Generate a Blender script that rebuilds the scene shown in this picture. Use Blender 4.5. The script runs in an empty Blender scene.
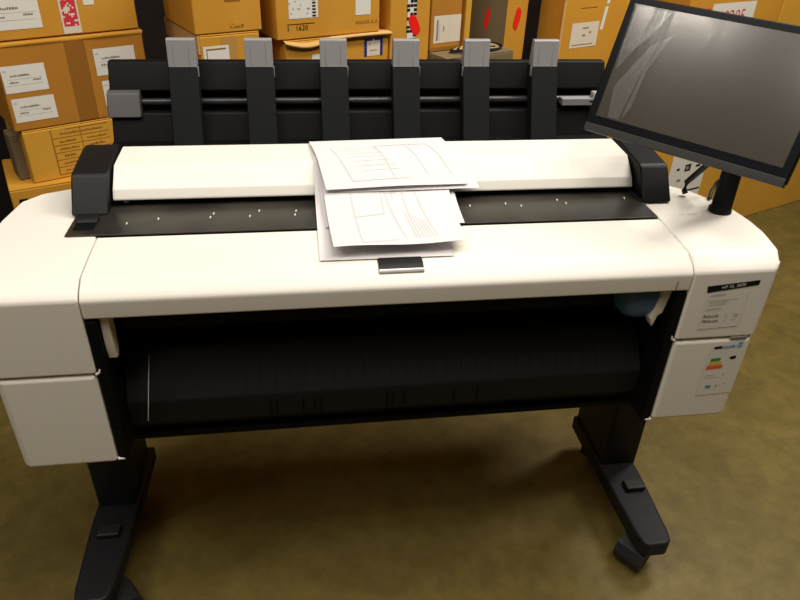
import bpy, bmesh, math, random
from mathutils import Vector, Matrix
random.seed(7)
S = bpy.context.scene
COL = S.collection
RAD = math.radians

# ------------------------------------------------------------------ materials
def mat(name, col, rough=.5, metal=0., spec=.5, noise=None, bump=None, coat=0.):
    m = bpy.data.materials.new(name); m.use_nodes = True
    nt = m.node_tree; b = nt.nodes['Principled BSDF']
    b.inputs['Base Color'].default_value = (*col, 1)
    b.inputs['Roughness'].default_value = rough
    b.inputs['Metallic'].default_value = metal
    b.inputs['Specular IOR Level'].default_value = spec
    b.inputs['Coat Weight'].default_value = coat
    if noise or bump:
        tc = nt.nodes.new('ShaderNodeTexCoord')
    if noise:
        scale, col2, detail = noise
        n = nt.nodes.new('ShaderNodeTexNoise'); n.inputs['Scale'].default_value = scale
        n.inputs['Detail'].default_value = detail
        nt.links.new(tc.outputs['Object'], n.inputs['Vector'])
        r = nt.nodes.new('ShaderNodeValToRGB')
        r.color_ramp.elements[0].position = .35; r.color_ramp.elements[1].position = .68
        r.color_ramp.elements[0].color = (*col, 1); r.color_ramp.elements[1].color = (*col2, 1)
        nt.links.new(n.outputs['Fac'], r.inputs['Fac'])
        nt.links.new(r.outputs['Color'], b.inputs['Base Color'])
    if bump:
        scale, strength = bump
        n2 = nt.nodes.new('ShaderNodeTexNoise'); n2.inputs['Scale'].default_value = scale
        n2.inputs['Detail'].default_value = 4
        nt.links.new(tc.outputs['Object'], n2.inputs['Vector'])
        bp = nt.nodes.new('ShaderNodeBump'); bp.inputs['Strength'].default_value = strength
        bp.inputs['Distance'].default_value = .004
        nt.links.new(n2.outputs['Fac'], bp.inputs['Height'])
        nt.links.new(bp.outputs['Normal'], b.inputs['Normal'])
    return m

M = {}
M['white'] = mat('white_plastic', (.80, .765, .70), .42, noise=(3., (.78, .742, .675), 3))
M['lidwhite'] = mat('scanner_white_plastic', (.80, .775, .70), .4)
M['drawer'] = mat('drawer_black_plastic', (.0085, .009, .0095), .6, spec=.2)
M['black'] = mat('black_plastic', (.005, .005, .006), .5, spec=.3, bump=(900., .05))
M['deep'] = mat('dark_chassis', (.002, .002, .0025), .6, spec=.15)
M['catch'] = mat('charcoal_plastic', (.009, .010, .010), .6, spec=.15)
M['plate'] = mat('black_stacker_plastic', (.003, .003, .0033), .5, spec=.15)
M['grey'] = mat('grey_plastic', (.26, .255, .265), .5)
M['midgrey'] = mat('mid_grey_plastic', (.085, .082, .082), .45)
M['rod'] = mat('satin_steel', (.55, .53, .52), .28, metal=1.)
M['rodgrey'] = mat('rubber_roller', (.03, .029, .03), .3)
M['bed'] = mat('black_scan_glass', (.018, .016, .013), .33, noise=(9., (.04, .036, .028), 5))
M['dust'] = mat('dust', (.75, .72, .62), .7)
M['mark'] = mat('faint_print', (.09, .082, .065), .6)
M['blue'] = mat('blue_plastic', (.07, .15, .34), .4)
M['lever'] = mat('cream_plastic', (.72, .66, .55), .45)
M['foot'] = mat('charcoal_metal', (.010, .010, .012), .5, noise=(30., (.013, .013, .015), 3), spec=.25)
M['rubber'] = mat('black_rubber', (.010, .010, .011), .6)
M['bezel'] = mat('black_bezel', (.004, .005, .007), .35, spec=.15)
M['chin'] = mat('lit_chin_grey', (.036, .034, .032), .5, spec=.3)  # grey stands in for light on the housing's bottom face
M['ink'] = mat('ink_grey', (.22, .20, .18), .7)
M['faintink'] = mat('faint_grey_ink', (.54, .52, .51), .7)
M['paleink'] = mat('pale_print', (.56, .55, .57), .8, spec=.1)
M['blackink'] = mat('black_ink', (.006, .006, .006), .7, spec=.2)
M['label'] = mat('label_paper', (.74, .72, .66), .6)
M['labelcream'] = mat('cream_label_paper', (.70, .62, .50), .6)
M['redink'] = mat('red_ink', (.62, .03, .05), .6)
M['red'] = mat('bright_red_sticker', (.90, .012, .006), .45)
M['blueink'] = mat('dark_blue_ink', (.012, .02, .20), .5)
M['skyblue'] = mat('sky_blue_ink', (.06, .30, .65), .5)
M['green'] = mat('green_ink', (.06, .28, .03), .5)
M['yellow'] = mat('yellow_ink', (.72, .55, .05), .5)
M['orange'] = mat('orange_ink', (.85, .13, .02), .5)
M['paper'] = mat('white_paper', (.69, .665, .672), .7, spec=.2)
M['stain'] = mat('scuff', (.55, .50, .36), .6)
M['strapcream'] = mat('cream_strap', (.70, .55, .30), .45)
M['flute'] = mat('cut_cardboard_edge', (.60, .36, .12), .8)
M['sticker'] = mat('clear_sticker', (.765, .73, .67), .4)

def cardboard(name, c1, c2):
    m = mat(name, c1, .75, noise=(5., c2, 6), spec=.25)
    nt = m.node_tree; b = nt.nodes['Principled BSDF']
    tc = nt.nodes.new('ShaderNodeTexCoord')
    w = nt.nodes.new('ShaderNodeTexWave'); w.inputs['Scale'].default_value = 55; w.bands_direction = 'X'
    w.inputs['Distortion'].default_value = .6
    nt.links.new(tc.outputs['Object'], w.inputs['Vector'])
    bp = nt.nodes.new('ShaderNodeBump'); bp.inputs['Strength'].default_value = .06; bp.inputs['Distance'].default_value = .002
    nt.links.new(w.outputs['Fac'], bp.inputs['Height']); nt.links.new(bp.outputs['Normal'], b.inputs['Normal'])
    return m
M['card'] = cardboard('cardboard', (.55, .255, .024), (.61, .295, .032))
M['card_dark'] = cardboard('brown_cardboard', (.42, .175, .020), (.47, .205, .026))
M['card_yel'] = cardboard('yellow_cardboard', (.60, .305, .032), (.65, .345, .042))
M['card_grey'] = cardboard('greyish_cardboard', (.16, .115, .06), (.19, .14, .075))  # greyed tone also carries painted shade on some carton faces
M['tape'] = mat('brown_tape', (.30, .125, .022), .3)
M['tapelight'] = mat('tan_tape', (.50, .27, .07), .3)

def floor_mat():
    m = bpy.data.materials.new('stained_concrete'); m.use_nodes = True
    nt = m.node_tree; b = nt.nodes['Principled BSDF']
    tc = nt.nodes.new('ShaderNodeTexCoord')
    def noise(scale, detail, rough=.6):
        n = nt.nodes.new('ShaderNodeTexNoise'); n.inputs['Scale'].default_value = scale
        n.inputs['Detail'].default_value = detail; n.inputs['Roughness'].default_value = rough
        nt.links.new(tc.outputs['Object'], n.inputs['Vector']); return n
    n1 = noise(2.2, 7); n2 = noise(14, 8, .7); n3 = noise(90, 3)
    r1 = nt.nodes.new('ShaderNodeValToRGB')
    r1.color_ramp.elements[0].position = .32; r1.color_ramp.elements[0].color = (.105, .078, .018, 1)
    r1.color_ramp.elements[1].position = .70; r1.color_ramp.elements[1].color = (.165, .124, .033, 1)
    nt.links.new(n1.outputs['Fac'], r1.inputs['Fac'])
    r2 = nt.nodes.new('ShaderNodeValToRGB')
    r2.color_ramp.elements[0].position = .36; r2.color_ramp.elements[0].color = (.76, .74, .70, 1)
    r2.color_ramp.elements[1].position = .62; r2.color_ramp.elements[1].color = (1.08, 1.08, 1.06, 1)
    nt.links.new(n2.outputs['Fac'], r2.inputs['Fac'])
    mx = nt.nodes.new('ShaderNodeMix'); mx.data_type = 'RGBA'; mx.blend_type = 'MULTIPLY'; mx.inputs['Factor'].default_value = 1
    nt.links.new(r1.outputs['Color'], mx.inputs[6]); nt.links.new(r2.outputs['Color'], mx.inputs[7])
    nt.links.new(mx.outputs[2], b.inputs['Base Color'])
    b.inputs['Roughness'].default_value = .5
    b.inputs['Specular IOR Level'].default_value = .35
    bp = nt.nodes.new('ShaderNodeBump'); bp.inputs['Strength'].default_value = .12; bp.inputs['Distance'].default_value = .003
    nt.links.new(n3.outputs['Fac'], bp.inputs['Height']); nt.links.new(bp.outputs['Normal'], b.inputs['Normal'])
    return m
M['floor'] = floor_mat()
M['wallgrey'] = mat('painted_block_wall', (.16, .135, .105), .8, noise=(2., (.18, .155, .12), 4))
M['walldark'] = mat('dark_gap_shade_wall', (.009, .006, .005), .7, noise=(3., (.013, .009, .007), 4), spec=.2)  # shade of the gaps between cartons painted in as near-black
M['ceil'] = mat('ceiling_paint', (.25, .23, .20), .85, noise=(2., (.27, .25, .22), 3))

# protective film over the screen: dark glass under wrinkled glossy foil
def screen_mat():
    m = mat('filmed_screen_glass', (.060, .053, .042), .22, spec=.5)  # base colour lightened to stand in for the reflected ceiling
    nt = m.node_tree; b = nt.nodes['Principled BSDF']
    b.inputs['Coat Weight'].default_value = 1.0; b.inputs['Coat Roughness'].default_value = .22
    return m
M['screen'] = screen_mat()
def film_mat():
    m = bpy.data.materials.new('clear_protective_film'); m.use_nodes = True
    nt = m.node_tree; nt.nodes.clear()
    out = nt.nodes.new('ShaderNodeOutputMaterial'); mx = nt.nodes.new('ShaderNodeMixShader')
    tr = nt.nodes.new('ShaderNodeBsdfTransparent'); gl = nt.nodes.new('ShaderNodeBsdfGlossy')
    gl.inputs['Roughness'].default_value = .16; gl.inputs['Color'].default_value = (.9, .87, .84, 1)
    mx.inputs['Fac'].default_value = .06
    nt.links.new(tr.outputs[0], mx.inputs[1]); nt.links.new(gl.outputs[0], mx.inputs[2])
    nt.links.new(mx.outputs[0], out.inputs['Surface'])
    return m
M['film'] = film_mat()

# ------------------------------------------------------------------ mesh helpers
class MB:
    def __init__(s): s.v = []; s.f = []; s.m = []; s.smooth = []; s.mats = []
    def mi(s, key):
        if key not in s.mats: s.mats.append(key)
        return s.mats.index(key)
    def add(s, vs, fs, key, smooth=False):
        o = len(s.v); s.v += [tuple(p) for p in vs]; k = s.mi(key)
        for f in fs: s.f.append([i + o for i in f]); s.m.append(k); s.smooth.append(smooth)
        return s
    def box(s, x0, x1, y0, y1, z0, z1, key):
        vs = [(x, y, z) for z in (z0, z1) for y in (y0, y1) for x in (x0, x1)]
        return s.add(vs, [(0, 2, 3, 1), (4, 5, 7, 6), (0, 1, 5, 4), (2, 6, 7, 3), (0, 4, 6, 2), (1, 3, 7, 5)], key)
    def prism_x(s, prof, x0, x1, key):          # prof: (y,z) loop
        n = len(prof)
        a = sum(prof[i][0] * prof[(i + 1) % n][1] - prof[(i + 1) % n][0] * prof[i][1] for i in range(n))
        if a < 0: prof = prof[::-1]
        vs = [(x0, y, z) for y, z in prof] + [(x1, y, z) for y, z in prof]
        fs = [tuple(range(n))[::-1], tuple(range(n, 2 * n))]
        fs += [(i, (i + 1) % n, n + (i + 1) % n, n + i) for i in range(n)]
        return s.add(vs, fs, key)
    def prism_z(s, plan, z0, z1, key):          # plan: (x,y) loop
        n = len(plan)
        a = sum(plan[i][0] * plan[(i + 1) % n][1] - plan[(i + 1) % n][0] * plan[i][1] for i in range(n))
        if a < 0: plan = plan[::-1]
        vs = [(x, y, z0) for x, y in plan] + [(x, y, z1) for x, y in plan]
        fs = [tuple(range(n))[::-1], tuple(range(n, 2 * n))]
        fs += [(i, (i + 1) % n, n + (i + 1) % n, n + i) for i in range(n)]
        return s.add(vs, fs, key)
    def tube(s, pts, rad, key, n=14, cap=True):
        pts = [Vector(p) for p in pts]; rings = []
        r = rad if isinstance(rad, (list, tuple)) else [rad] * len(pts)
        t0 = (pts[1] - pts[0]).normalized()
        ref = Vector((0, 0, 1)) if abs(t0.z) < .9 else Vector((1, 0, 0))
        for i, p in enumerate(pts):
            t = (pts[min(i + 1, len(pts) - 1)] - pts[max(i - 1, 0)]).normalized()
            a = t.cross(ref).normalized(); b = t.cross(a).normalized()
            rings.append([p + (a * math.cos(q) + b * math.sin(q)) * r[i] for q in [2 * math.pi * k / n for k in range(n)]])
        vs = [q for rg in rings for q in rg]; fs = []
        for i in range(len(pts) - 1):
            for k in range(n):
                fs.append((i * n + k, i * n + (k + 1) % n, (i + 1) * n + (k + 1) % n, (i + 1) * n + k))
        s.add(vs, fs, key, True)
        if cap:
            s.add(rings[0], [tuple(range(n))], key); s.add(rings[-1], [tuple(range(n))[::-1]], key)
        return s
    def text(s, body, size, org, ux, uy, key, align='LEFT'):
        cu = bpy.data.curves.new('t', 'FONT'); cu.body = body; cu.size = size; cu.align_x = align; cu.fill_mode = 'FRONT'
        cu.resolution_u = 2
        ob = bpy.data.objects.new('t', cu); COL.objects.link(ob)
        dg = bpy.context.evaluated_depsgraph_get()
        me = bpy.data.meshes.new_from_object(ob.evaluated_get(dg))
        o, ux, uy = Vector(org), Vector(ux).normalized(), Vector(uy).normalized()
        s.add([o + ux * v.co.x + uy * v.co.y for v in me.vertices], [tuple(p.vertices) for p in me.polygons], key)
        bpy.data.objects.remove(ob); bpy.data.curves.remove(cu); bpy.data.meshes.remove(me)
        return s
    def build(s, name, parent=None, org=(0, 0, 0), bevel=0, seg=2, fix=None, ang=30):
        me = bpy.data.meshes.new(name)
        ox, oy, oz = org
        me.from_pydata([(x - ox, y - oy, z - oz) for x, y, z in s.v], [], s.f)
        for k in s.mats: me.materials.append(M[k])
        me.polygons.foreach_set('material_index', s.m)
        me.polygons.foreach_set('use_smooth', s.smooth)
        me.update()
        ob = bpy.data.objects.new(name, me); COL.objects.link(ob)
        if parent: ob.parent = parent
        if bevel:
            bm = bmesh.new(); bm.from_mesh(me)
            bmesh.ops.remove_doubles(bm, verts=bm.verts, dist=1e-6)
            bmesh.ops.recalc_face_normals(bm, faces=bm.faces); bm.to_mesh(me); bm.free()
            md = ob.modifiers.new('bevel', 'BEVEL'); md.width = bevel; md.segments = seg
            md.limit_method = 'ANGLE'; md.angle_limit = RAD(ang); md.harden_normals = False
            me.polygons.foreach_set('use_smooth', [True] * len(me.polygons))
            try:
                md2 = ob.modifiers.new('wn', 'WEIGHTED_NORMAL'); md2.keep_sharp = False
            except Exception: pass
        return ob

def thing(name, label, cat, loc=(0, 0, 0), rz=0, group=None):
    o = bpy.data.objects.new(name, None); COL.objects.link(o)
    o.empty_display_size = .1
    o.location = loc; o.rotation_euler = (0, 0, rz); o['label'] = label; o['category'] = cat
    if group: o['group'] = group
    return o
def tag(o, label, cat, group=None, kind=None):
    o['label'] = label; o['category'] = cat
    if group: o['group'] = group
    if kind: o['kind'] = kind
    return o
def struct(o): o['kind'] = 'structure'; return o

# ------------------------------------------------------------------ the room (aligned with the row of cartons, turned 25 degrees to the printer)
TH = RAD(25); U = Vector((math.cos(TH), math.sin(TH), 0)); V = Vector((-math.sin(TH), math.cos(TH), 0))
def room_box(name, u0, u1, v0, v1, z0, z1, key):
    b = MB().box(u0, u1, v0, v1, z0, z1, key)
    o = b.build(name); o.rotation_euler = (0, 0, TH); return struct(o)
RU0, RU1, RV0, RV1, RH = -4.2, 5.2, -5.0, 2.15, 3.3
room_box('floor', RU0, RU1, RV0, RV1, -.1, 0, 'floor')
room_box('ceiling', RU0, RU1, RV0, RV1, RH, RH + .1, 'ceil')
room_box('wall_back', RU0, RU1, RV1, RV1 + .1, -.1, RH + .1, 'walldark')
room_box('wall_front', RU0, RU1, RV0 - .1, RV0, -.1, RH + .1, 'wallgrey')
room_box('wall_left', RU0 - .1, RU0, RV0, RV1, -.1, RH + .1, 'wallgrey')
room_box('wall_right', RU1, RU1 + .1, RV0, RV1, -.1, RH + .1, 'wallgrey')

# ------------------------------------------------------------------ printer
PO = (0, .2, 0)
printer = thing('large_format_printer', 'wide white and black plotter with scanner lid and six charcoal catcher arms', 'printer', PO)

def top_z(y):
    P = [(-1, .895), (0, .897), (.012, .909), (.035, .9225), (.10, .9285), (.167, .931), (.36, .931), (.42, .927), (1, .927)]
    for (a, b), (c, d) in zip(P, P[1:]):
        if y <= c: return b + (d - b) * (y - a) / (c - a)
    return P[-1][1]

def side_piece(name, plan, z0, z1, shaped, bev):
    m = MB().prism_z(plan, z0, z1, 'white'); ob = m.build(name, printer, PO)
    bm = bmesh.new(); bm.from_mesh(ob.data)
    if shaped:
        for yy in (.012, .035, .10, .167):
            g = bm.verts[:] + bm.edges[:] + bm.faces[:]
            bmesh.ops.bisect_plane(bm, geom=g, plane_co=(0, yy - PO[1], 0), plane_no=(0, 1, 0))
        for v in bm.verts:
            if v.co.z > .88: v.co.z = top_z(v.co.y + PO[1])
    bmesh.ops.recalc_face_normals(bm, faces=bm.faces)
    bm.to_mesh(ob.data); bm.free()
    ob.data.polygons.foreach_set('use_smooth', [True] * len(ob.data.polygons))
    md = ob.modifiers.new('bevel', 'BEVEL'); md.width = bev; md.segments = 3; md.limit_method = 'ANGLE'; md.angle_limit = RAD(24)
    ob.modifiers.new('wn', 'WEIGHTED_NORMAL')
    return ob

planR = [(.548, 0), (.710, 0), (.719, .003), (.7245, .012), (.732, .04), (.738, .09), (.738, .14), (.731, .195), (.712, .25), (.685, .298), (.645, .338), (.59, .36), (.548, .362)]
planL = [(-.548, 0), (-.708, 0), (-.717, .003), (-.722, .012), (-.729, .04), (-.736, .10), (-.739, .18), (-.738, .25), (-.728, .335), (-.70, .375), (-.65, .402), (-.59, .412), (-.548, .414)]
def clip(plan, ymax): return [(x, min(y, ymax)) for x, y in plan if y < ymax + .04][:]
coverR = side_piece('side_cover', planR, .7440, .93, True, .005)
coverL = side_piece('side_cover', planL, .7440, .93, True, .005)
def doorplan(sx):
    p = [(.549, 0), (.707, 0), (.716, .003), (.7215, .012), (.728, .04), (.733, .10), (.734, .15), (.730, .20), (.722, .25), (.70, .268), (.549, .268)]
    return [(sx * x, y) for x, y in p]
doorR = side_piece('cartridge_door', doorplan(1), .532, .7400, False, .009)
doorL = side_piece('cartridge_door', doorplan(-1), .526, .7400, False, .009)
# little moulded corner tabs at the inner lower corners and seams
for s_, dr in ((1, doorR), (-1, doorL)):
    t = MB(); t.tube([(s_ * .549, .004, .5335), (s_ * .538, .006, .5315), (s_ * .531, .008, .533)], [.0035, .003, .0015], 'white', 8)
    t.build('corner_tab', dr, PO)
    t = MB(); t.tube([(s_ * .549, .004, .741), (s_ * .543, .004, .745), (s_ * .541, .004, .752)], [.003, .0025, .0012], 'white', 8)
    t.build('seam_tab', dr, PO)
# faint scuffs on the doors
sc = MB(); sc.prism_z([(0, 0), (0, 0), (0, 0)], 0, 0, 'stain') if False else None
def scuff(dr, x, z, rx, rz):
    q = MB(); n = 14
    q.add([(x + rx * math.cos(2 * math.pi * k / n) * random.uniform(.75, 1.1), .0002, z + rz * math.sin(2 * math.pi * k / n) * random.uniform(.75, 1.1)) for k in range(n)], [tuple(range(n))], 'stain')
    q.build('scuff_mark', dr, PO)
scuff(doorL, -.582, .610, .008, .006)
scuff(doorR, .580, .598, .006, .005)

# right side stickers
F = -.0008
st = MB()
st.add([(.581, F, .868), (.687, F, .877), (.687, F, .8665), (.584, F, .8535)], [(3, 2, 1, 0)], 'blackink')
e = Vector((.106, 0, .012)).normalized(); eu = Vector((-e.z, 0, e.x))
st.text('HP XL 3600', .0098, (.611, F - .0004, .8607), e, eu, 'label')
st.build('name_strip', coverR, PO)
st = MB()
st.add([(.588, F, .849), (.672, F, .8555), (.672, F, .772), (.588, F, .768)], [(3, 2, 1, 0)], 'sticker')
for (x, z, w, h) in [(.594, .8445, .030, .0045), (.596, .829, .040, .002), (.592, .834, .060, .0015), (.594, .8235, .034, .002)]:
    st.add([(x, F - .0004, z), (x + w, F - .0004, z + .002), (x + w, F - .0004, z + h + .002), (x, F - .0004, z + h)], [(0, 1, 2, 3)], 'faintink')
for r_, z in ((0, .8125), (1, .7955), (2, .784)):
    x = .592
    for k in range(9 if r_ else 8):
        w = random.uniform(.0018, .0038); h = random.uniform(.004, .007)
        st.add([(x, F - .0004, z), (x + w, F - .0004, z), (x + w, F - .0004, z + h), (x, F - .0004, z + h)], [(0, 1, 2, 3)], 'ink' if r_ else 'faintink'); x += w + .0012
for x, z, w in [(.636, .799, .004), (.641, .793, .003), (.654, .800, .012), (.655, .795, .010), (.637, .785, .003), (.653, .787, .009)]:
    st.add([(x, F - .0004, z), (x + w, F - .0004, z), (x + w, F - .0004, z + .0025), (x, F - .0004, z + .0025)], [(0, 1, 2, 3)], 'faintink')
st.build('data_sticker', coverR, PO)
# energy label
st = MB()
def q(x0, x1, z0, z1, key, dy=.0004, sl=.0):
    st.add([(x0, F - dy, z0), (x1, F - dy, z0 + sl), (x1, F - dy, z1 + sl), (x0, F - dy, z1)], [(0, 1, 2, 3)], key)
st.add([(.633, F, .727), (.712, F, .733), (.712, F, .598), (.633, F, .595)], [(3, 2, 1, 0)], 'sticker')
q(.639, .655, .716, .7225, 'blackink', sl=.001)
q(.655, .683, .7165, .7225, 'skyblue', sl=.002)
st.text('ENERG', .0068, (.656, F - .0008, .7178), (1, 0, .07), (-.07, 0, 1), 'label')
q(.6855, .6865, .718, .725, 'skyblue'); q(.690, .6985, .7165, .730, 'skyblue', sl=.002)
st.text('D', .009, (.691, F - .0008, .720), (1, 0, 0), (0, 0, 1), 'label')
st.add([(.640, F - .0004, .6845), (.659, F - .0004, .6855), (.6625, F - .0004, .6895), (.659, F - .0004, .6935), (.640, F - .0004, .6925)], [(0, 1, 2, 3, 4)], 'green')
st.add([(.638, F - .0004, .6755), (.664, F - .0004, .677), (.6675, F - .0004, .6805), (.664, F - .0004, .6845), (.638, F - .0004, .683)], [(0, 1, 2, 3, 4)], 'yellow')
st.add([(.6355, F - .0004, .664), (.669, F - .0004, .666), (.6725, F - .0004, .6705), (.669, F - .0004, .675), (.6355, F - .0004, .6735)], [(0, 1, 2, 3, 4)], 'orange')
st.add([(.680, F - .0004, .692), (.684, F - .0004, .688), (.694, F - .0004, .689), (.694, F - .0004, .697), (.684, F - .0004, .696)], [(0, 1, 2, 3, 4)], 'blackink')
q(.648, .660, .614, .6215, 'skyblue'); q(.678, .680, .646, .651, 'ink'); q(.671, .673, .614, .622, 'ink'); q(.676, .682, .618, .6195, 'faintink'); q(.688, .691, .623, .625, 'ink')
q(.638, .668, .642, .6432, 'faintink'); q(.638, .660, .648, .649, 'faintink')
st.build('energy_label', doorR, PO)
# dark strip painted as the seam's shadow at the right end of the right seam
MB().box(.668, .704, -.0012, .002, .7395, .7445, 'ink').build('seam_shadow', doorR, PO)
# faint embossed print on the right top cover
sb = MB()
for x0, w in ((.598, .014), (.616, .022)):
    sb.add([(x0, .178, .9316), (x0 + w, .179, .9316), (x0 + w, .183, .9316), (x0, .182, .9316)], [(0, 1, 2, 3)], 'faintink')
sb.build('embossed_mark', coverR, PO)

# front cover
fc = MB().prism_x([(.165, .931), (.10, .928), (.035, .9225), (.012, .9085), (.002, .898), (.0, .893), (.002, .860), (.012, .855), (.03, .857), (.03, .885), (.05, .903), (.165, .915)], -.5462, .5462, 'white')
cover = fc.build('front_cover', printer, PO, bevel=.0025, ang=18)
MB().box(.517, .5185, -.0006, .003, .862, .882, 'ink').build('position_mark', cover, PO)
# latch of the front cover
la = MB().prism_x([(.056, .9235), (.056, .9275), (.036, .9260), (.025, .9205), (.023, .912), (.03, .915)], -.044, .037, 'black')
latch = la.build('latch', cover, PO, bevel=.002)
MB().prism_x([(.0260, .9208), (.0235, .9206), (.0185, .9150), (.021, .9125)], -.044, .037, 'rod').build('latch_lip', latch, PO, bevel=.001)

# black inner body, side plates, underside
ch = MB()
ch.box(-.545, .545, .17, .60, .531, .915, 'deep')
ch.box(-.5478, .5478, .072, .17, .515, .531, 'deep'); ch.box(-.5478, -.528, .004, .17, .528, .852, 'deep'); ch.box(.528, .5478, .004, .17, .528, .852, 'deep')
ch.box(-.545, .545, .115, .17, .845, .90, 'deep')
ch.box(-.645, -.545, .415, .60, .531, .915, 'deep'); ch.box(.545, .645, .37, .60, .531, .915, 'deep')
ch.prism_x([(.46, .915), (.60, .915), (.605, .96), (.46, .96)], -.60, .60, 'deep')
ch.build('chassis', printer, PO, bevel=.003)
# roll drawers
rd = MB().prism_x([(.053, .572), (.05, .625), (.053, .633), (.075, .665), (.115, .715), (.17, .735), (.17, .532), (.085, .532), (.066, .568)], -.526, .526, 'drawer')
drawer = rd.build('roll_drawer', printer, PO, bevel=.002)
rb = MB()
for k in range(27):
    x = -.30 + k * .029
    rb.prism_x([(.056, .634), (.0745, .6625), (.099, .693), (.099, .6965), (.0735, .6655), (.0545, .6355)], x, x + .0022, 'catch')
rb.build('guide_rib', drawer, PO); drawer.children[-1]['kind'] = 'stuff'
for x in (-.255, -.243, -.19, -.168, -.155, -.02, -.008, .015, .12, .17):
    MB().box(x, x + .0025, .0495, .053, .580, .617, 'deep').build('slot', drawer, PO)
# upper roll on its spindle
MB().tube([(-.505, .115, .80), (.44, .115, .80)], .035, 'deep', 24).build('roll_spindle', printer, PO)
hub = MB().tube([(.440, .075, .815), (.442, .075, .815), (.449, .075, .815), (.460, .075, .815), (.477, .075, .815), (.502, .075, .815), (.509, .075, .815)], [.010, .022, .036, .046, .051, .051, .047], 'blue', 32).build('spindle_hub', printer, PO)
lev = MB(); poly = [(.512, .8545), (.528, .8545), (.518, .797), (.510, .792), (.503, .764), (.493, .786)]; n = len(poly)
lev.add([(x, .020, z) for x, z in poly] + [(x, .046, z) for x, z in poly], [tuple(range(n)), tuple(range(n, 2 * n))[::-1]] + [(i, n + i, n + (i + 1) % n, (i + 1) % n) for i in range(n)], 'lever')
lev.build('roll_lever', printer, PO, bevel=.003)
lev = MB().prism_x([(.016, .8545), (.045, .858), (.045, .81), (.040, .775), (.030, .760), (.018, .764), (.014, .80)], -.527, -.511, 'lever')
lev.build('roll_lever', printer, PO, bevel=.003)
MB().tube([(-.492, .0490, .585), (-.484, .0475, .633), (-.482, .072, .668), (-.480, .103, .706)], .0008, 'label', 6).build('loose_thread', drawer, PO)

# legs: post, foot, stop block, casters; rear beam
MB().box(-.72, .72, .32, .45, .468, .531, 'foot').build('rear_beam', printer, PO, bevel=.004)
for s_ in (1, -1):
    X = lambda a, b: (min(s_ * a, s_ * b), max(s_ * a, s_ * b))
    a, b = X(.622 if s_ > 0 else .631, .717)
    leg = MB().box(a, b, .252, .455, .12, .531, 'foot').build('leg', printer, PO, bevel=.006)
    plan = [(.613, .46), (.613, .15), (.617, .02), (.624, -.008), (.634, -.018), (.684, -.018), (.696, -.008), (.702, .02), (.711, .15), (.714, .22), (.714, .46)]
    plan = [(s_ * x - (.006 + .012 * (.3 - y) / .3 if s_ < 0 else 0), y) for x, y in plan]
    ft = MB().prism_z(plan, .083, .13, 'foot')
    foot = ft.build('foot', printer, PO, bevel=.010, seg=3)
    a, b = X(.648, .698)
    MB().prism_x([(.186, .1295), (.150, .1295), (.148, .143), (.151, .146), (.180, .145)], a, b, 'rubber').build('foot_stop', foot, PO, bevel=.002)
    for cy, cx in ((.035, s_ * .640), (.40, s_ * .690)):
        cx = cx
        cs = MB(); cs.tube([(cx, cy, .083), (cx, cy, .064)], .013, 'rubber', 12)
        tw = RAD(35)
        d = Vector((math.cos(tw), math.sin(tw), 0)); nrm = Vector((-math.sin(tw), math.cos(tw), 0))
        c0 = Vector((cx, cy, .0395))
        cs.tube([c0 - nrm * .031, c0 - nrm * .028, c0 - nrm * .008, c0 - nrm * .006], [.035, .0385, .0385, .034], 'rubber', 24)
        cs.tube([c0 + nrm * .006, c0 + nrm * .008, c0 + nrm * .028, c0 + nrm * .031], [.034, .0385, .0385, .035], 'rubber', 24)
        # hood over the wheels
        hood = [(-.038, .020), (-.046, .048), (-.034, .072), (0, .083), (.034, .073), (.044, .045), (.030, .045), (.024, .060), (0, .066), (-.024, .058), (-.034, .042), (-.030, .020)]
        for sgn in (1,):
            n = len(hood)
            vs = [c0 + d * hx + Vector((0, 0, hz - .0395)) + nrm * k * .037 for k in (-1, 1) for hx, hz in hood]
            cs.add(vs, [tuple(range(n)), tuple(range(n, 2 * n))[::-1]] + [(i, n + i, n + (i + 1) % n, (i + 1) % n) for i in range(n)], 'rubber')
        cs.build('caster', foot, PO)

# scan bed, end blocks, scanner lid
bd = MB().prism_z([(-.603, .168), (.5455, .168), (.545, .46), (-.603, .46)], .9315, .9345, 'bed')
bed = bd.build('scan_bed', printer, PO, bevel=.0008)
mk = MB()
for k in range(46):
    x = -.50 + k * .0222 + random.uniform(-.003, .003)
    r_ = random.uniform(.0008, .002)
    y = .186 + random.uniform(-.004, .004)
    mk.add([(x - r_, y - r_ * 1.6, .9349), (x + r_, y - r_ * 1.6, .9349), (x + r_, y + r_ * 1.6, .9349), (x - r_, y + r_ * 1.6, .9349)], [(0, 1, 2, 3)], 'mark')
for k in range(60):
    x = random.uniform(-.50, .50); y = random.uniform(.185, .25); r_ = random.uniform(.0005, .0013)
    mk.add([(x + r_ * math.cos(a), y + 1.4 * r_ * math.sin(a), .9349) for a in [k2 * 1.0472 for k2 in range(6)]], [tuple(range(6))], 'mark')
for x, y in [(-.447, .222), (-.502, .206), (-.35, .222), (-.345, .238), (-.275, .222), (-.258, .245), (-.188, .222), (-.186, .24), (.245, .245), (.275, .232), (.36, .255), (.374, .238), (.51, .255), (.168, .24)]:
    mk.tube([(x, y - .001, .9355), (x + .001, y + .004, .9368), (x + .0005, y + .007, .9358)], [.0006, .0017, .0008], 'dust', 7)
mk.build('dust_specks', bed, PO)['kind'] = 'stuff'
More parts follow.
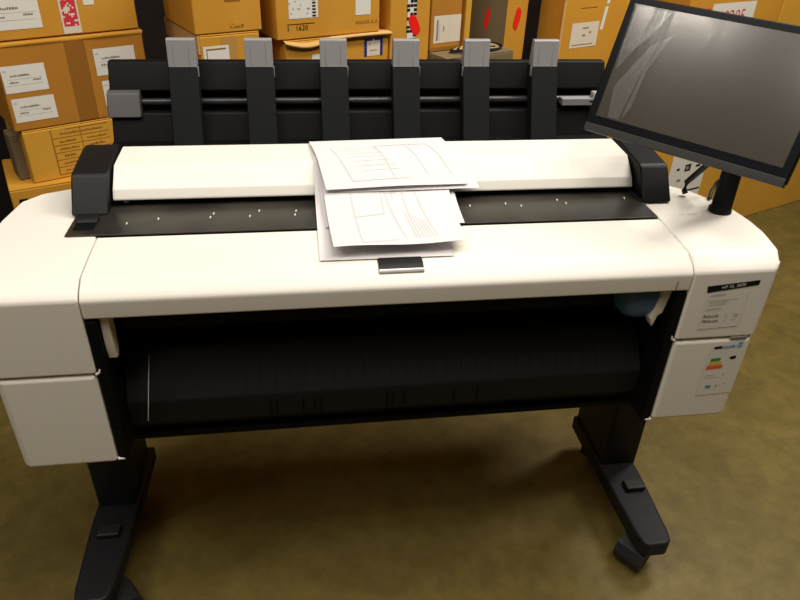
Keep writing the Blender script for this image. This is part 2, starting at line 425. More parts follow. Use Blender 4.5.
# recessed button at the bed's end
bt = MB().box(-.594, -.556, .190, .236, .9344, .9372, 'deep')
bt.prism_x([(.214, .9372), (.238, .9372), (.238, .946), (.222, .943)], -.594, -.556, 'black')
bt.build('release_button', bed, PO, bevel=.0015)
for a, b, y0 in ((-.611, -.5435, .250), (.5435, .607, .234)):
    p = [(y0, .9345), (y0 + .044, .994), (y0 + .053, 1.001), (.405, 1.014), (.43, 1.013), (.436, 1.008), (.436, .9345)]
    MB().prism_x(p, a, b, 'black').build('scanner_end_block', printer, PO, bevel=.004, seg=3, ang=25)
sl_prof = [(.288, .9475), (.2875, .951), (.297, .968), (.338, 1.003), (.421, 1.0095), (.427, 1.0085), (.432, 1.003), (.434, .955), (.30, .9465)]
slid = MB(); n = len(sl_prof)
xs0, xs1 = -.5395, .5395
inset = [.0, .0, .0, .001, .003, .003, .003, .0, .0]
vs = [(xs0 + i_, y, z) for i_, (y, z) in zip(inset, sl_prof)] + [(xs1 - i_, y, z) for i_, (y, z) in zip(inset, sl_prof)]
slid.add(vs, [tuple(range(n))[::-1], tuple(range(n, 2 * n))] + [(i, (i + 1) % n, n + (i + 1) % n, n + i) for i in range(n)], 'lidwhite')
lid = slid.build('scanner_lid', printer, PO, bevel=.0025, ang=12)
MB().box(-.522, -.512, .293, .305, .941, .949, 'grey').build('lid_clip', lid, PO)
sf = MB().box(-.5430, .5430, .33, .434, .9345, .9465, 'deep'); sf.build('scanner_body', printer, PO)

# output stacker: two leaning panels, roller between, six catchers with grey ends
def lean(z): return .580 + (z - .93) * .46
st1 = MB()
st1.prism_x([(lean(.93), .93), (lean(1.014), 1.014), (lean(1.020) + .004, 1.020), (lean(1.020) + .035, 1.020), (lean(.93) + .035, .93)], -.598, .598, 'plate')
st1.prism_x([(lean(1.062) + .008, 1.059), (lean(1.062), 1.063), (lean(1.120), 1.120), (lean(1.125) + .004, 1.125), (lean(1.12) + .03, 1.122), (lean(1.05) + .035, 1.059)], -.598, .598, 'plate')
st1.prism_x([(lean(1.0) + .028, .99), (lean(1.07) + .028, 1.07), (lean(1.07) + .05, 1.07), (lean(1.0) + .05, .99)], -.598, .598, 'deep')
stk = st1.build('stacker_panel', printer, PO, bevel=.004)
MB().tube([(-.57, .640, 1.0385), (.575, .640, 1.0385)], .0085, 'rodgrey', 16).build('stacker_roller', printer, PO)
gb = MB().prism_x([(lean(1.012) - .012, 1.012), (lean(1.062) - .012, 1.062), (lean(1.066) - .002, 1.066), (lean(1.066) + .03, 1.064), (lean(1.012) + .03, 1.010)], -.603, -.530, 'midgrey')
gb.build('roller_bracket', printer, PO, bevel=.003)
gb = MB().box(.478, .575, .606, .632, 1.032, 1.047, 'grey'); gb.box(.548, .558, .6055, .61, 1.039, 1.043, 'blackink')
gb.build('roller_label', printer, PO)
gb = MB().prism_x([(.600, 1.02), (.612, 1.062), (.63, 1.062), (.63, 1.02)], .556, .60, 'grey'); gb.build('roller_bracket', printer, PO, bevel=.003)
for k in range(6):
    cx = -.4245 + k * .1698; hw = .0325
    c_ = MB().prism_x([(.552, .950), (.620, 1.1225), (.652, 1.1225), (.656, 1.110), (.586, .950)], cx - hw, cx + hw, 'catch')
    cat = c_.build('catcher_arm', printer, PO, bevel=.002)
    g_ = MB().prism_x([(.6195, 1.1225), (.6212, 1.125), (.629, 1.179), (.633, 1.182), (.646, 1.181), (.652, 1.121)], cx - hw + .0015, cx + hw - .0015, 'grey')
    g_.prism_x([(.617, 1.100), (.620, 1.122), (.632, 1.122), (.628, 1.100)], cx + hw - .003 if k < 4 else cx - hw - .001, cx + hw + .001 if k < 4 else cx - hw + .003, 'grey')
    for gx in (-.018, .016):
        g_.prism_x([(.6195, 1.124), (.6282, 1.177), (.632, 1.177), (.624, 1.124)], cx + gx, cx + gx + .0022, 'grey')
    g_.build('catcher_tip', cat, PO, bevel=.0012)

# ------------------------------------------------------------------ touch screen on its post
MC = Vector((.5645, .159, 1.2015)); ME_ = Matrix.Rotation(-.838, 4, 'Z') @ Matrix.Rotation(.034, 4, 'Y') @ Matrix.Rotation(-.38, 4, 'X')
PB = (.695, .192, .931)
mon = thing('touchscreen_monitor', 'black widescreen touch display tilted on a round post above white printer end cover', 'monitor', PB)
mon['group'] = 'printer accessories'
del mon['group']
def ML(b):                                       # local monitor coordinates to the place
    b.v = [tuple(MC + (ME_ @ Vector(p))) for p in b.v]; return b
W, Hh = .1945, .127
hs = MB().box(-W, W, 0, .022, -Hh, Hh, 'bezel')
housing = ML(hs).build('housing', mon, PB, bevel=.003)
ML(MB().box(-W + .003, W - .003, -.0022, .0225, -Hh - .0055, -Hh + .010, 'chin')).build('chin_strip', housing, PB, bevel=.001)
ML(MB().box(-W + .05, W - .05, .022, .040, -.09, .08, 'bezel')).build('rear_cover', housing, PB, bevel=.006)
sc_ = MB().box(-W + .018, W - .016, -.0012, .001, -Hh + .026, Hh - .014, 'screen')
screen = ML(sc_).build('screen', mon, PB)
# wrinkled protective film, loose at one side
fm = MB(); NX, NZ = 90, 30
def film_y(x, z):
    t = (x + W) / (2 * W)
    loose = max(0., 1 - t / .48)
    crease = sum(math.exp(-((x + W - a - k * (z + Hh)) / .0022) ** 2) * h for a, k, h in ((.040, .10, .0022), (.052, .06, .0016), (.075, .05, .0020), (.105, .34, .0026), (.020, .2, .0014)))
    return -.0025 - loose * (.003 + .0012 * math.sin(34 * x + 12 * z) + crease) - .0004 * (1 - loose) * (1 + math.sin(24 * (x * .6 + z)))
vs = []; fs = []
for j in range(NZ + 1):
    for i in range(NX + 1):
        x = -W + .016 + (2 * W - .032) * i / NX; z = -Hh + .024 + (2 * Hh - .038) * j / NZ
        vs.append((x, film_y(x, z), z))
for j in range(NZ):
    for i in range(NX):
        a = j * (NX + 1) + i; fs.append((a, a + 1, a + NX + 2, a + NX + 1))
fm.add(vs, fs, 'film', True)
film = ML(fm).build('protective_film', screen, PB)
# loose film folds: pale haze painted in place of the screen's reflections
hz = bpy.data.materials.new('film_painted_sheen'); hz.use_nodes = True
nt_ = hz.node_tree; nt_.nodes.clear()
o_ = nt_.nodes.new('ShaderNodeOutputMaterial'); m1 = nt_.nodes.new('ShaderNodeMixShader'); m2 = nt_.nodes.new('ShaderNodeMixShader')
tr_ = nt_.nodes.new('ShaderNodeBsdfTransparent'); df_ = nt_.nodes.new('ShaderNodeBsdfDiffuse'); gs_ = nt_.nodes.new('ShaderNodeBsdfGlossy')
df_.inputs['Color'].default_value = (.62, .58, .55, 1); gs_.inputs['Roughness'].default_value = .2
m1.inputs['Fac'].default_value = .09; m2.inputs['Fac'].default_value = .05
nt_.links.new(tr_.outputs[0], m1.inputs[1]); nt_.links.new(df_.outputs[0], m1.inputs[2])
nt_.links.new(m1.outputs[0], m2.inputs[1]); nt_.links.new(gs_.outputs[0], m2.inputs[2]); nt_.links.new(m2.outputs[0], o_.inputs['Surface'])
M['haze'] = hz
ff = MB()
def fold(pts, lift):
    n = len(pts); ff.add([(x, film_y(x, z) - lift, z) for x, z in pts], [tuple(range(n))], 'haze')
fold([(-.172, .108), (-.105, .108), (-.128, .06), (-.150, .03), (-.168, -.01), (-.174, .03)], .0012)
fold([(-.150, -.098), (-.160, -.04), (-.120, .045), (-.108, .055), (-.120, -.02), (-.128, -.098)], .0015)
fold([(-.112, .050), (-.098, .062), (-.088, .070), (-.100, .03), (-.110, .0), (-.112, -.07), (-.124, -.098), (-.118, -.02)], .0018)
ML(ff).build('film_sheen_fold', screen, PB)
# post
P0_ = Vector(PB); back = MC + ME_ @ Vector((.03, .035, -.02))
pts = [P0_ + Vector((0, 0, -.001)), P0_ + Vector((0, 0, .006)), P0_ + Vector((.001, 0, .010)), P0_ + Vector((.004, .004, .05)), P0_ + Vector((.010, .012, .12)), P0_ + Vector((.006, .022, .19)), Vector((back.x + .035, back.y + .03, back.z - .01)), back]
post = MB().tube(pts, [.0235, .0235, .0205, .020, .0195, .0195, .020, .022], 'black', 24).build('support_post', mon, PB)
cb = MB(); 
cb.tube([(.655, .215, 1.07), (.668, .240, 1.015), (.664, .262, .985), (.656, .275, .962), (.654, .272, .944), (.656, .268, .938)], .0062, 'rubber', 10)
cb.tube([(.700, .225, 1.05), (.735, .262, .985), (.728, .275, .960), (.712, .262, .945), (.700, .245, .936)], .004, 'rubber', 10)
cb.build('cable', post, PB)

# ------------------------------------------------------------------ sheets of paper
def lerp(a, b, t): return a + (b - a) * t
def prof_at(pr, t):
    L = [0]
    for a, b in zip(pr, pr[1:]): L.append(L[-1] + math.dist(a, b))
    s = t * L[-1]
    for i in range(len(pr) - 1):
        if s <= L[i + 1] or i == len(pr) - 2:
            k = (s - L[i]) / (L[i + 1] - L[i]); return lerp(pr[i][0], pr[i + 1][0], k), lerp(pr[i][1], pr[i + 1][1], k)
def smooth_prof(pr, n=3):
    for _ in range(n):
        o = [pr[0]]
        for a, b in zip(pr, pr[1:]):
            o += [(lerp(a[0], b[0], .25), lerp(a[1], b[1], .25)), (lerp(a[0], b[0], .75), lerp(a[1], b[1], .75))]
        pr = o + [pr[-1]]
    return pr
def sheet(label, xb, xf, pr, prints, dyl=0., dyr=0., wave=.0, ph=0., group=None):
    pr = smooth_prof(pr)
    def at(u, v, off=0.):
        y, z = prof_at(pr, v)
        x = lerp(lerp(xb[0], xf[0], v), lerp(xb[1], xf[1], v), u)
        y += lerp(dyl, dyr, u) * 1.0
        z += wave * (math.sin(3.1 * u + ph) ** 2) * v + off
        return Vector((x, y, z))
    NU, NV = 24, 30; b = MB(); vs = []; fs = []
    for off in (0., -.0003):
        for j in range(NV + 1):
            for i in range(NU + 1): vs.append(at(i / NU, j / NV, off))
    N = (NU + 1) * (NV + 1)
    for j in range(NV):
        for i in range(NU):
            a = j * (NU + 1) + i
            fs.append((a, a + NU + 1, a + NU + 2, a + 1)); fs.append((N + a, N + a + 1, N + a + NU + 2, N + a + NU + 1))
    b.add(vs, fs, 'paper', True)
    org = at(.5, .5)
    o = b.build('paper_sheet', None, org); o.location = org
    tag(o, label, 'paper', group)
    if prints:
        p = MB()
        for (u0, v0, u1, v1, wd, key) in prints:
            n = 14; q_ = []
            d = Vector((u1 - u0, v1 - v0)); nn = Vector((-d.y, d.x)).normalized() * wd / 2
            for k in range(n + 1):
                t = k / n
                for s_ in (1, -1):
                    q_.append(at(u0 + d.x * t + s_ * nn.x, v0 + d.y * t + s_ * nn.y, .0006))
            p.add(q_, [(2 * k, 2 * k + 1, 2 * k + 3, 2 * k + 2) for k in range(n)], key)
        p.build('printed_lines', o, org)
    return o
SG = 'loose paper sheets draped on the printer'
sheet('bottom paper sheet whose front edge lies flat on the printer cover near the latch', (-.146, .11), (-.146, .097), [(.36, 1.0075), (.338, 1.0065), (.296, .9725), (.27, .953), (.20, .9385), (.11, .9315), (.052, .9272)], None, group=SG)
sheet('middle paper sheet whose small notch pokes out past the folded lower page', (-.140, .138), (-.13, .139), [(.352, 1.0085), (.336, 1.008), (.298, .9775), (.262, .956), (.20, .944), (.158, .940)], None, group=SG)
pl = []
for (u0, v0, u1, v1) in [(.20, .22, .22, .97), (.20, .60, .44, .56), (.44, .30, .44, .56), (.22, .965, .50, .93), (.46, .25, .56, .93), (.52, .25, .53, .40), (.60, .22, .66, .92), (.70, .2, .80, .90)]:
    pl.append((u0, v0, u1, v1,   .011, 'paleink'))
for k in range(6): pl.append((.60 + .025 * k, .55 + .02 * k, .64 + .027 * k, .91, .010, 'paleink'))
for k in range(5): pl.append((.46 + .02 * k, .27, .47 + .022 * k, .34,   .011, 'paleink'))
sheet('curled paper sheet printed with a drawing and columns of faint text, front edge raised', (-.132, .128), (-.121, .121), [(.345, 1.0105), (.334, 1.0098), (.298, .9805), (.27, .9655), (.20, .9495), (.13, .947), (.069, .950)], pl, dyl=-.016, dyr=-.006, wave=.004, ph=1.2, group=SG)
sheet('paper sheet showing only its corner beneath the uppermost page on scanner lid', (-.13, .156), (-.11, .190), [(.408, 1.0128), (.340, 1.0138), (.300, .992), (.252, .969)], None, dyr=.006, group=SG)
pl = []
for k in range(7): pl.append((.16 + .02 * k, .30 + .075 * k, .44 + .02 * k, .285 + .075 * k, .004, 'paleink'))
for (u0, v0, u1, v1) in [(.12, .28, .20, .90), (.44, .25, .50, .9), (.66, .2, .74, .85), (.83, .2, .91, .85), (.44, .25, .83, .22), (.2, .9, .6, .88)]:
    pl.append((u0, v0, u1, v1, .010, 'paleink'))
sheet('uppermost paper sheet printed with a faint form, draped over scanner lid', (-.152, .140), (-.124, .166), [(.426, 1.0150), (.338, 1.0165), (.300, .998), (.254, .977)], pl, dyl=-.006, dyr=.008, wave=.002, group=SG)

# ------------------------------------------------------------------ cartons
class Carton:
    def __init__(s, label, P, ang, s0, s1, z0, z1, depth, key='card', group=None, flap=True, tape=None, name='cardboard_box'):
        a = RAD(ang); u = Vector((math.cos(a), math.sin(a), 0)); v = Vector((-math.sin(a), math.cos(a), 0))
        s.w, s.d, s.h = s1 - s0, depth, z1 - z0
        c = Vector((P[0], P[1], 0)) + u * (s0 + s1) / 2 + v * depth / 2
        s.root = thing(name, label, 'box', (c.x, c.y, z0), a, group)
        s.s0, s.z0 = s0, z0
        w, d, h = s.w / 2, depth / 2, s.h
        b = MB().box(-w, w, -d, d, 0, h - .004, key)
        b.build('carton_body', s.root, bevel=.004)
        # top flaps meeting in the middle
        fl = MB(); fl.box(-w + .001, w - .001, -d + .001, -.0015, h - .0042, h, key); fl.box(-w + .001, w - .001, .0015, d - .001, h - .0042, h, key)
        s.key = key
        if flap: fl.build('top_flap', s.root, bevel=.0015)
        if tape is not None:
            t0, t1, z_0, z_1 = tape
            s.strip('packing_tape', t0, t1, z_0, z_1, 'tape')
    def X(s, q): return q - s.s0 - s.w / 2
    def strip(s, name, a0, a1, z0, z1, key, lift=.0006, slant=0.):
        b = MB(); y = -s.d / 2 - lift
        b.add([(s.X(a0) + slant, y, z0 - s.z0), (s.X(a1) + slant, y, z0 - s.z0), (s.X(a1), y, z1 - s.z0), (s.X(a0), y, z1 - s.z0)], [(0, 1, 2, 3)], key)
        return b.build(name, s.root)
    def label(s, a0, a1, z0, z1, lines=(), key='label', name='shipping_label', texts=(), tilt=0.):
        b = MB(); y = -s.d / 2 - .0008
        w, h = a1 - a0, z1 - z0
        def P(u, v, dy=0.): return (s.X(a0) + u * w - tilt * v * h, y - dy, z0 - s.z0 + v * h + tilt * u * w)
        b.add([P(0, 0), P(1, 0), P(1, 1), P(0, 1)], [(0, 1, 2, 3)], key)
        for (u0, v0, u1, v1, k) in lines:
            b.add([P(u0, v0, .0005), P(u1, v0, .0005), P(u1, v1, .0005), P(u0, v1, .0005)], [(0, 1, 2, 3)], k)
        for (t, size, u_, v_, k) in texts:
            b.text(t, size, P(u_, v_, .0006), (1, 0, tilt), (-tilt, 0, 1), k)
        return b.build(name, s.root)
def scribble(rows, u0=.08, u1=.9, k='ink', h=.05):
    o = []
    for v, a, b in rows:
        x = a
        while x < b:
            w = random.uniform(.015, .05); o.append((x, v, min(x + w, b), v + h * random.uniform(.6, 1.1), k)); x += w + .012
    return o
LP = (-.85, .95); GL = 'cartons stacked beside the printer end'
# tower at the printer's end
c = Carton('large brown carton under the tower of boxes, mostly hidden behind white printer end', (-.972, .868), 22, 0, .43, 0, .730, .26, 'card', GL)
hh = MB(); y = -c.d / 2 - .0007
hh.add([(c.X(.012), y, .668), (c.X(.058), y, .668), (c.X(.04), y, .700), (c.X(.020), y, .700)], [(0, 1, 2, 3)], 'deep')
hh.build('hand_hole', c.root)
c = Carton('yellowish carton printed with a table grid, third from top of the tower', LP, 30, -.076, .185, .7305, .880, .22, 'card_yel', GL)
c.label(-.005, .150, .742, .872, [(0, 0, .012, 1, 'tape'), (.5, 0, .512, 1, 'tape'), (.25, .97, 1, .985, 'tape')] + [(0, v, 1, v + .012, 'tape') for v in (0, .16, .32, .48, .64, .8)] + scribble([(.06, .12, .4), (.22, .12, .42), (.38, .15, .36), (.54, .1, .44), (.7, .12, .4), (.70, .6, .95), (.54, .62, .9), (.87, .15, .9)], k='tape', h=.045), 'card_yel', 'printed_table')
c = Carton('orange-brown carton with four white labels and dark centre tape, second in the tower', LP, 30, -.090, .292, .881, 1.110, .32, 'card_dark', GL)
c.strip('packing_tape', .080, .132, .885, 1.104, 'tape')
LB = scribble([(.60, .18, .62), (.36, .14, .34), (.40, .68, .86)], h=.07) + [(.04, .28, .9, .29, 'faintink'), (.04, .80, .12, .85, 'faintink'), (.12, .50, .9, .51, 'faintink')]
c.label(-.086, .020, .983, 1.052, LB); c.label(-.080, .026, .905, .968, LB)
c.label(.150, .262, .999, 1.071, LB); c.label(.158, .270, .915, .984, LB)
b_ = MB()
n = 20
vs = []
for i in range(n + 1):
    t = i / n; x = lerp(-c.w / 2, c.w / 2, t)
    lift = .012 * abs(math.sin(math.pi * t * 2)) * (1 if t > .5 else .8)
    vs += [(x, -c.d / 2 - .001, c.h - .012), (x, -c.d / 2 - .004 - lift * .3, c.h - .002), (x, -c.d / 2 + .06, c.h + .001)]
b_.add(vs, [(3 * i + k, 3 * i + 3 + k, 3 * i + 4 + k, 3 * i + 1 + k) for i in range(n) for k in (0, 1)], 'card', True)
b_.build('folded_flap', c.root)
c = Carton('topmost carton of the tower, with red printed tape and a white label', LP, 30, -.092, .286, 1.1125, 1.345, .32, 'card', GL)
c.label(-.085, .040, 1.138, 1.218, LB, tilt=.0)
tape = MB(); y = -c.d / 2 - .0007
x0, x1 = c.X(.088), c.X(.134)
tape.add([(x0, y, .004), (x1, y, .004), (x1, y, c.h - .004), (x0, y, c.h - .004)], [(0, 1, 2, 3)], 'labelcream')
zz = .022
while zz < c.h - .01:
    for k in range(7):
        if random.random() < .68:
            xa = x0 + .005 + k * .0052
            tape.add([(xa, y - .0004, zz), (xa + .0054, y - .0004, zz), (xa + .0054, y - .0004, zz + .0055), (xa, y - .0004, zz + .0055)], [(0, 1, 2, 3)], 'redink')
    zz += .0053
tape.build('printed_tape', c.root)
c.label(.150, .178, 1.183, 1.215, (), name='torn_sticker')
# carton behind the tower, its shadow put into the greyer cardboard
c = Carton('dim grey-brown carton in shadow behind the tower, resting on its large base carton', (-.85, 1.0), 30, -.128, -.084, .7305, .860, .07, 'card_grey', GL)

RP = (0, 1.22); GR = 'cartons in the row behind the printer'
c = Carton('tall carton with framed white label, second from the tower end, below a smaller box', RP, 25, -.478, -.300, 0, 1.108, .30, 'card', GR)
c.strip('packing_tape', -.415, -.370, .9, 1.10, 'tapelight')
c.label(-.482 + .012, -.395, 1.030, 1.078, [(.12, .08, .88, .14, 'tape'), (.12, .78, .88, .86, 'tape'), (.12, .14, .15, .78, 'tape')], key='label')
rim = MB().box(-c.w / 2 - .004, -c.w / 2, -c.d / 2, c.d / 2, c.h - .05, c.h, 'flute'); rim.build('side_flap', c.root)
c = Carton('small plain carton with faint arrow stamp, on top of the framed-label carton', RP, 25, -.487, -.290, 1.1095, 1.36, .27, 'card', GR)
c.label(-.385, -.345, 1.122, 1.138, [(0, .2, .12, .35, 'tape'), (.2, .5, .3, .7, 'tape'), (.34, .1, .5, .3, 'tape'), (.55, .1, .7, .3, 'tape'), (.8, .1, .98, .5, 'tape')], key='card', name='stamp')
c.strip('stamp', -.395, -.35, 1.19, 1.20, 'tape')
c = Carton('tall carton with blue-framed sticker, standing behind two middle catcher arms', RP, 25, -.222, .140, 0, 1.072, .32, 'card', GR)
c.label(.050, .118, 1.002, 1.056, [(0, .0, .14, 1, 'blueink'), (.86, 0, 1, 1, 'blueink'), (0, .86, .47, 1, 'blueink'), (.53, .86, 1, 1, 'blueink'), (.25, .62, .33, .74, 'orange'), (.3, .3, .7, .34, 'ink')], key='labelcream', name='framed_sticker')
c.label(-.135, -.095, 1.005, 1.026, (), name='shipping_label')
# bulging lid flap
fl = MB(); n = 28; vs = []
for i in range(n + 1):
    t = i / n; x = lerp(-c.w / 2 - .004, c.w / 2 + .006, t)
    dip = .016 * math.sin(math.pi * min(1, t / .42)) if t < .42 else -.002 * math.sin(math.pi * (t - .42) / .58)
    vs += [(x, -c.d / 2 - .002, c.h - .012 - dip), (x, -c.d / 2 - .014, c.h - .006 - dip), (x, -c.d / 2 - .012, c.h - .001 - dip), (x, -c.d / 2 + .02, c.h + .002)]
fl.add(vs, [(4 * i + k, 4 * i + 4 + k, 4 * i + 5 + k, 4 * i + 1 + k) for i in range(n) for k in (0, 1, 2)], 'flute', True)
fl.build('bulging_flap', c.root)
c = Carton('upper carton with speckled white label and stamped number, over the blue-framed sticker box', RP, 25, -.245, .106, 1.0745, 1.345, .30, 'card', GR)
spk = [(random.random() * .95, random.random() * .95) for _ in range(26)]
c.label(-.205, -.110, 1.132, 1.26, [(u_, v_, u_ + .035, v_ + .03, 'ink') for u_, v_ in spk] + [(.8, .02 + .07 * k, .92, .06 + .07 * k, 'blackink') for k in range(9)])
c.label(.018, .072, 1.128, 1.20, (), name='blank_label')
nm = MB(); y = -c.d / 2 - .0008
nm.box(c.X(-.212), c.X(-.122), y, y + .0004, 1.1160 - c.z0, 1.1178 - c.z0, 'blackink')
nm.text('1   1620', .021, (c.X(-.214), y, 1.0985 - c.z0), (1, 0, 0), (0, 0, 1), 'blackink')
nm.build('stamped_number', c.root)
c.label(.02, .10, 1.103, 1.113, [(u_, .2, u_ + .05, .8, 'tape') for u_ in (0, .1, .2, .32, .44, .52, .7, .88)], key='card', name='stamp')

c = Carton('tall plain carton with black-and-white checked edge tape and red sticker', RP, 25, .146, .300, 0, 1.34, .30, 'card', GR)
ck = MB(); y = -c.d / 2 - .0007
x0, x1 = c.X(.211), c.X(.245)
ck.add([(x0, y, .9), (x1, y, .9), (x1, y, 1.33), (x0, y, 1.33)], [(0, 1, 2, 3)], 'label')
zz = .905
while zz < 1.32:
    for k in range(3):
        if random.random() < .62:
            xa = x0 - .003 + k * .013
            ck.add([(xa, y - .0004, zz), (xa + .012, y - .0004, zz), (xa + .012, y - .0004, zz + .009), (xa, y - .0004, zz + .009)], [(0, 1, 2, 3)], 'blackink')
    zz += .013
ck.build('checked_tape', c.root)
def blob(c, a, z, w, h, tilt, name='red_sticker'):
    b = MB(); n = 16; y = -c.d / 2 - .0016
    vs = []
    for k in range(n):
        t = 2 * math.pi * k / n
        px, pz = math.copysign(abs(math.cos(t)) ** .6, math.cos(t)) * w / 2, math.copysign(abs(math.sin(t)) ** .6, math.sin(t)) * h / 2
        vs.append((c.X(a) + px * math.cos(tilt) - pz * math.sin(tilt), y, z - c.z0 + px * math.sin(tilt) + pz * math.cos(tilt)))
    b.add(vs, [tuple(range(n))], 'red'); b.build(name, c.root)
blob(c, .238, 1.084, .034, .066, .45)
c = Carton('low dark-topped carton carrying the loose packing strap', (.040, 1.134), 25, .306, .600, 0, .990, .158, 'card_grey', GR)
strap_z = .990
c = Carton('carton with upright document label, set on the low carton beside checked tape', RP, 25, .306, .432, .9915, 1.34, .095, 'card_dark', GR)
c.label(.318, .430, 1.018, 1.105, [(.1, .1, .16, .85, 'ink'), (.34, .42, .38, .62, 'ink'), (.58, .05, .585, .95, 'faintink'), (.2, .1, .23, .7, 'faintink')], key='labelcream', name='document_label')
c.strip('base_edge', .308, .431, .9925, 1.004, 'tape')
c = Carton('thin upright carton edge squeezed between document-label box and dark-sided box', (.0, 1.235), 25, .452, .478, .9915, 1.33, .07, 'card_yel', GR, flap=False)
# turned carton: side face's shade painted as a grey panel, front orange
F0 = (.575, 1.487); FA = 52
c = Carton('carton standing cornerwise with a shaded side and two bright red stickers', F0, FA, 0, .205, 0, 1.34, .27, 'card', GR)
side = MB(); x = -c.w / 2 - .0012
n = 16
def sblob(yc, zc, w, h, tl):
    vs = []
    for k in range(n):
        t = 2 * math.pi * k / n
        py, pz = math.copysign(abs(math.cos(t)) ** .6, math.cos(t)) * w / 2, math.copysign(abs(math.sin(t)) ** .6, math.sin(t)) * h / 2
        vs.append((x, yc + py * math.cos(tl) - pz * math.sin(tl), zc + py * math.sin(tl) + pz * math.cos(tl)))
    side.add(vs, [tuple(range(n))], 'red')
sblob(-c.d / 2 + .075, 1.068, .016, .070, .1); side.build('red_sticker', c.root)
blob(c, .100, 1.062, .056, .076, -.5)
sidecol = MB().box(-c.w / 2 - .0006, -c.w / 2, -c.d / 2 + .002, c.d / 2 - .002, .01, c.h - .008, 'card_grey'); sidecol.build('side_shade_panel', c.root)

# loose strapping on the low carton
sp = MB()
def band(pts, w, key):
    vs = []
    for i, p in enumerate(pts):
        p = Vector(p); vs += [p - Vector((0, 0, w / 2)), p + Vector((0, 0, w / 2))]
    sp.add(vs, [(2 * i, 2 * i + 2, 2 * i + 3, 2 * i + 1) for i in range(len(pts) - 1)], key, True)
    # inner face, slightly offset
    vs2 = [Vector(v) + Vector((0, .0012, 0)) for v in vs]
    sp.add(vs2, [(2 * i + 1, 2 * i + 3, 2 * i + 2, 2 * i) for i in range(len(pts) - 1)], key, True)
cen = Vector((0, 1.22, 0)) + U * .470 + V * -.046
for r_, key, zc in ((.100, 'rubber', .9985), (.088, 'strapcream', .9985), (.074, 'rubber', .9985), (.064, 'strapcream', .998)):
    band([cen + U * (r_ * 1.1 * math.cos(t)) + V * (r_ * .40 * math.sin(t)) + Vector((0, 0, zc + .004 * math.sin(2 * t + r_ * 60))) for t in [2 * math.pi * k / 40 for k in range(41)]], .011, key)
so = sp.build('packing_strap', None, (cen.x, cen.y, .990)); so.location = (cen.x, cen.y, .990)
tag(so, 'loop of black and cream packing strap lying on the low carton', 'strap')

c = Carton('broad carton with plastic document pouch, standing next to the touch display', (0, 1.22), 25, .915, 1.33, 0, 1.34, .13, 'card', GR)
c.label(.968, 1.115, .942, 1.034, [(.08, .10, .85, .13, 'tape'), (.4, .75, .62, .80, 'ink'), (.42, .45, .54, .52, 'ink'), (.66, .55, .74, .62, 'ink')], key='labelcream', name='document_pouch', tilt=.0)
c.strip('label_strip', 1.135, 1.152, 1.0, 1.085, 'label', slant=-.012); c.strip('label_strip', 1.150, 1.166, 1.095, 1.17, 'label', slant=-.012)
c.strip('packing_tape', 1.00, 1.09, 1.085, 1.088, 'tape')
ml = MB().box(-c.w / 2 - .004, -c.w / 2 + .006, -c.d / 2 - .002, -c.d / 2 + .004, 0, c.h, 'flute'); ml.build('corner_edge', c.root, bevel=.002)
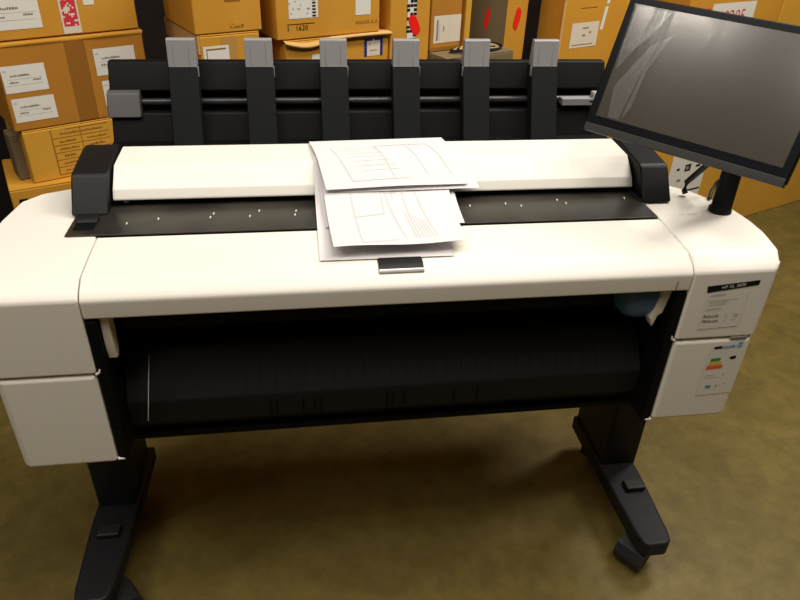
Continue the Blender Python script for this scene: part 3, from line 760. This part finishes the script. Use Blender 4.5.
# pile at the end of the row
QP = (2.175, 2.019); GQ = 'cartons piled at the far end behind the display'
c = Carton('very wide floor-standing carton behind the display post, with white handling sheet', QP, 22, -.86, .80, 0, .62, .42, 'card_yel', GQ)
c.label(-.725, -.475, .17, .455, [(.18, .70, .26, .74, 'blackink'), (.40, .66, .56, .78, 'blackink'), (.43, .69, .53, .75, 'label'), (.7, .70, .82, .74, 'blackink'), (.25, .5, .36, .54, 'ink'), (.75, .56, .98, .58, 'blackink'), (.6, .28, .98, .31, 'blackink')], key='label', name='handling_sheet')
c = Carton('upper carton behind display top, carrying a handwritten white label', QP, 22, -.86, -.262, .6215, 1.25, .40, 'card', GQ)
c.label(-.720, -.445, .958, 1.09, texts=(('60205', .070, .16, .42, 'redink'),), lines=[(.1, .12, .6, .15, 'faintink')])
c.label(-.790, -.730, .975, 1.075, [(0, .80, 1, 1, 'redink'), (.15, .3, .4, .6, 'faintink'), (.75, .1, .85, .6, 'ink')], name='small_label')
c.strip('packing_tape', -.40, -.30, .965, 1.0, 'tape')
c = Carton('plain tan carton at the outer end of the upper pile, over the wide carton', QP, 22, -.255, .80, .6215, 1.25, .40, 'card_yel', GQ)

# ------------------------------------------------------------------ lights: rows of warm ceiling fittings
def area(u_, v_, z, su, sv, power, col=(1., .83, .60)):
    L = bpy.data.lights.new('ceiling_lamp', 'AREA'); L.shape = 'RECTANGLE'; L.size = su; L.size_y = sv; L.energy = power; L.color = col
    o = bpy.data.objects.new('ceiling_lamp', L); COL.objects.link(o)
    p = U * u_ + V * v_; o.location = (p.x, p.y, z); o.rotation_euler = (0, 0, TH)
    return o
for v_, pw in ((.15, (26, 17, 50)), (-.95, (13, 25, 28))):
    for u_, p_ in zip((-1.7, .1, 1.9), pw):
        area(u_, v_, RH - .03, 1.5, .40, p_, (1., .93, .83))

w = bpy.data.worlds.new('world'); S.world = w; w.use_nodes = True
w.node_tree.nodes['Background'].inputs[0].default_value = (1, .85, .65, 1)
w.node_tree.nodes['Background'].inputs[1].default_value = .0

# ------------------------------------------------------------------ camera
cam_d = bpy.data.cameras.new('camera'); cam = bpy.data.objects.new('camera', cam_d); COL.objects.link(cam)
a, b, cc = RAD(32.4183), RAD(9.138), RAD(2.2053)
fw = Vector((math.sin(b) * math.cos(a), math.cos(b) * math.cos(a), -math.sin(a)))
rt = Vector((math.cos(b), -math.sin(b), 0)); up = rt.cross(fw)
r_ = rt * math.cos(cc) + up * math.sin(cc); u_ = -rt * math.sin(cc) + up * math.cos(cc)
mw = Matrix((r_, u_, -fw)).transposed().to_4x4(); mw.translation = Vector((-.1715, -1.0153, 1.5232))
cam.matrix_world = mw
cam_d.sensor_width = 36; cam_d.lens = 685.05 * 36 / 800; cam_d.clip_start = .05
S.camera = cam
S.view_settings.view_transform = 'Standard'; S.view_settings.look = 'None'; S.view_settings.gamma = 1
S.view_settings.use_curve_mapping = False
S.view_settings.exposure = 0.27
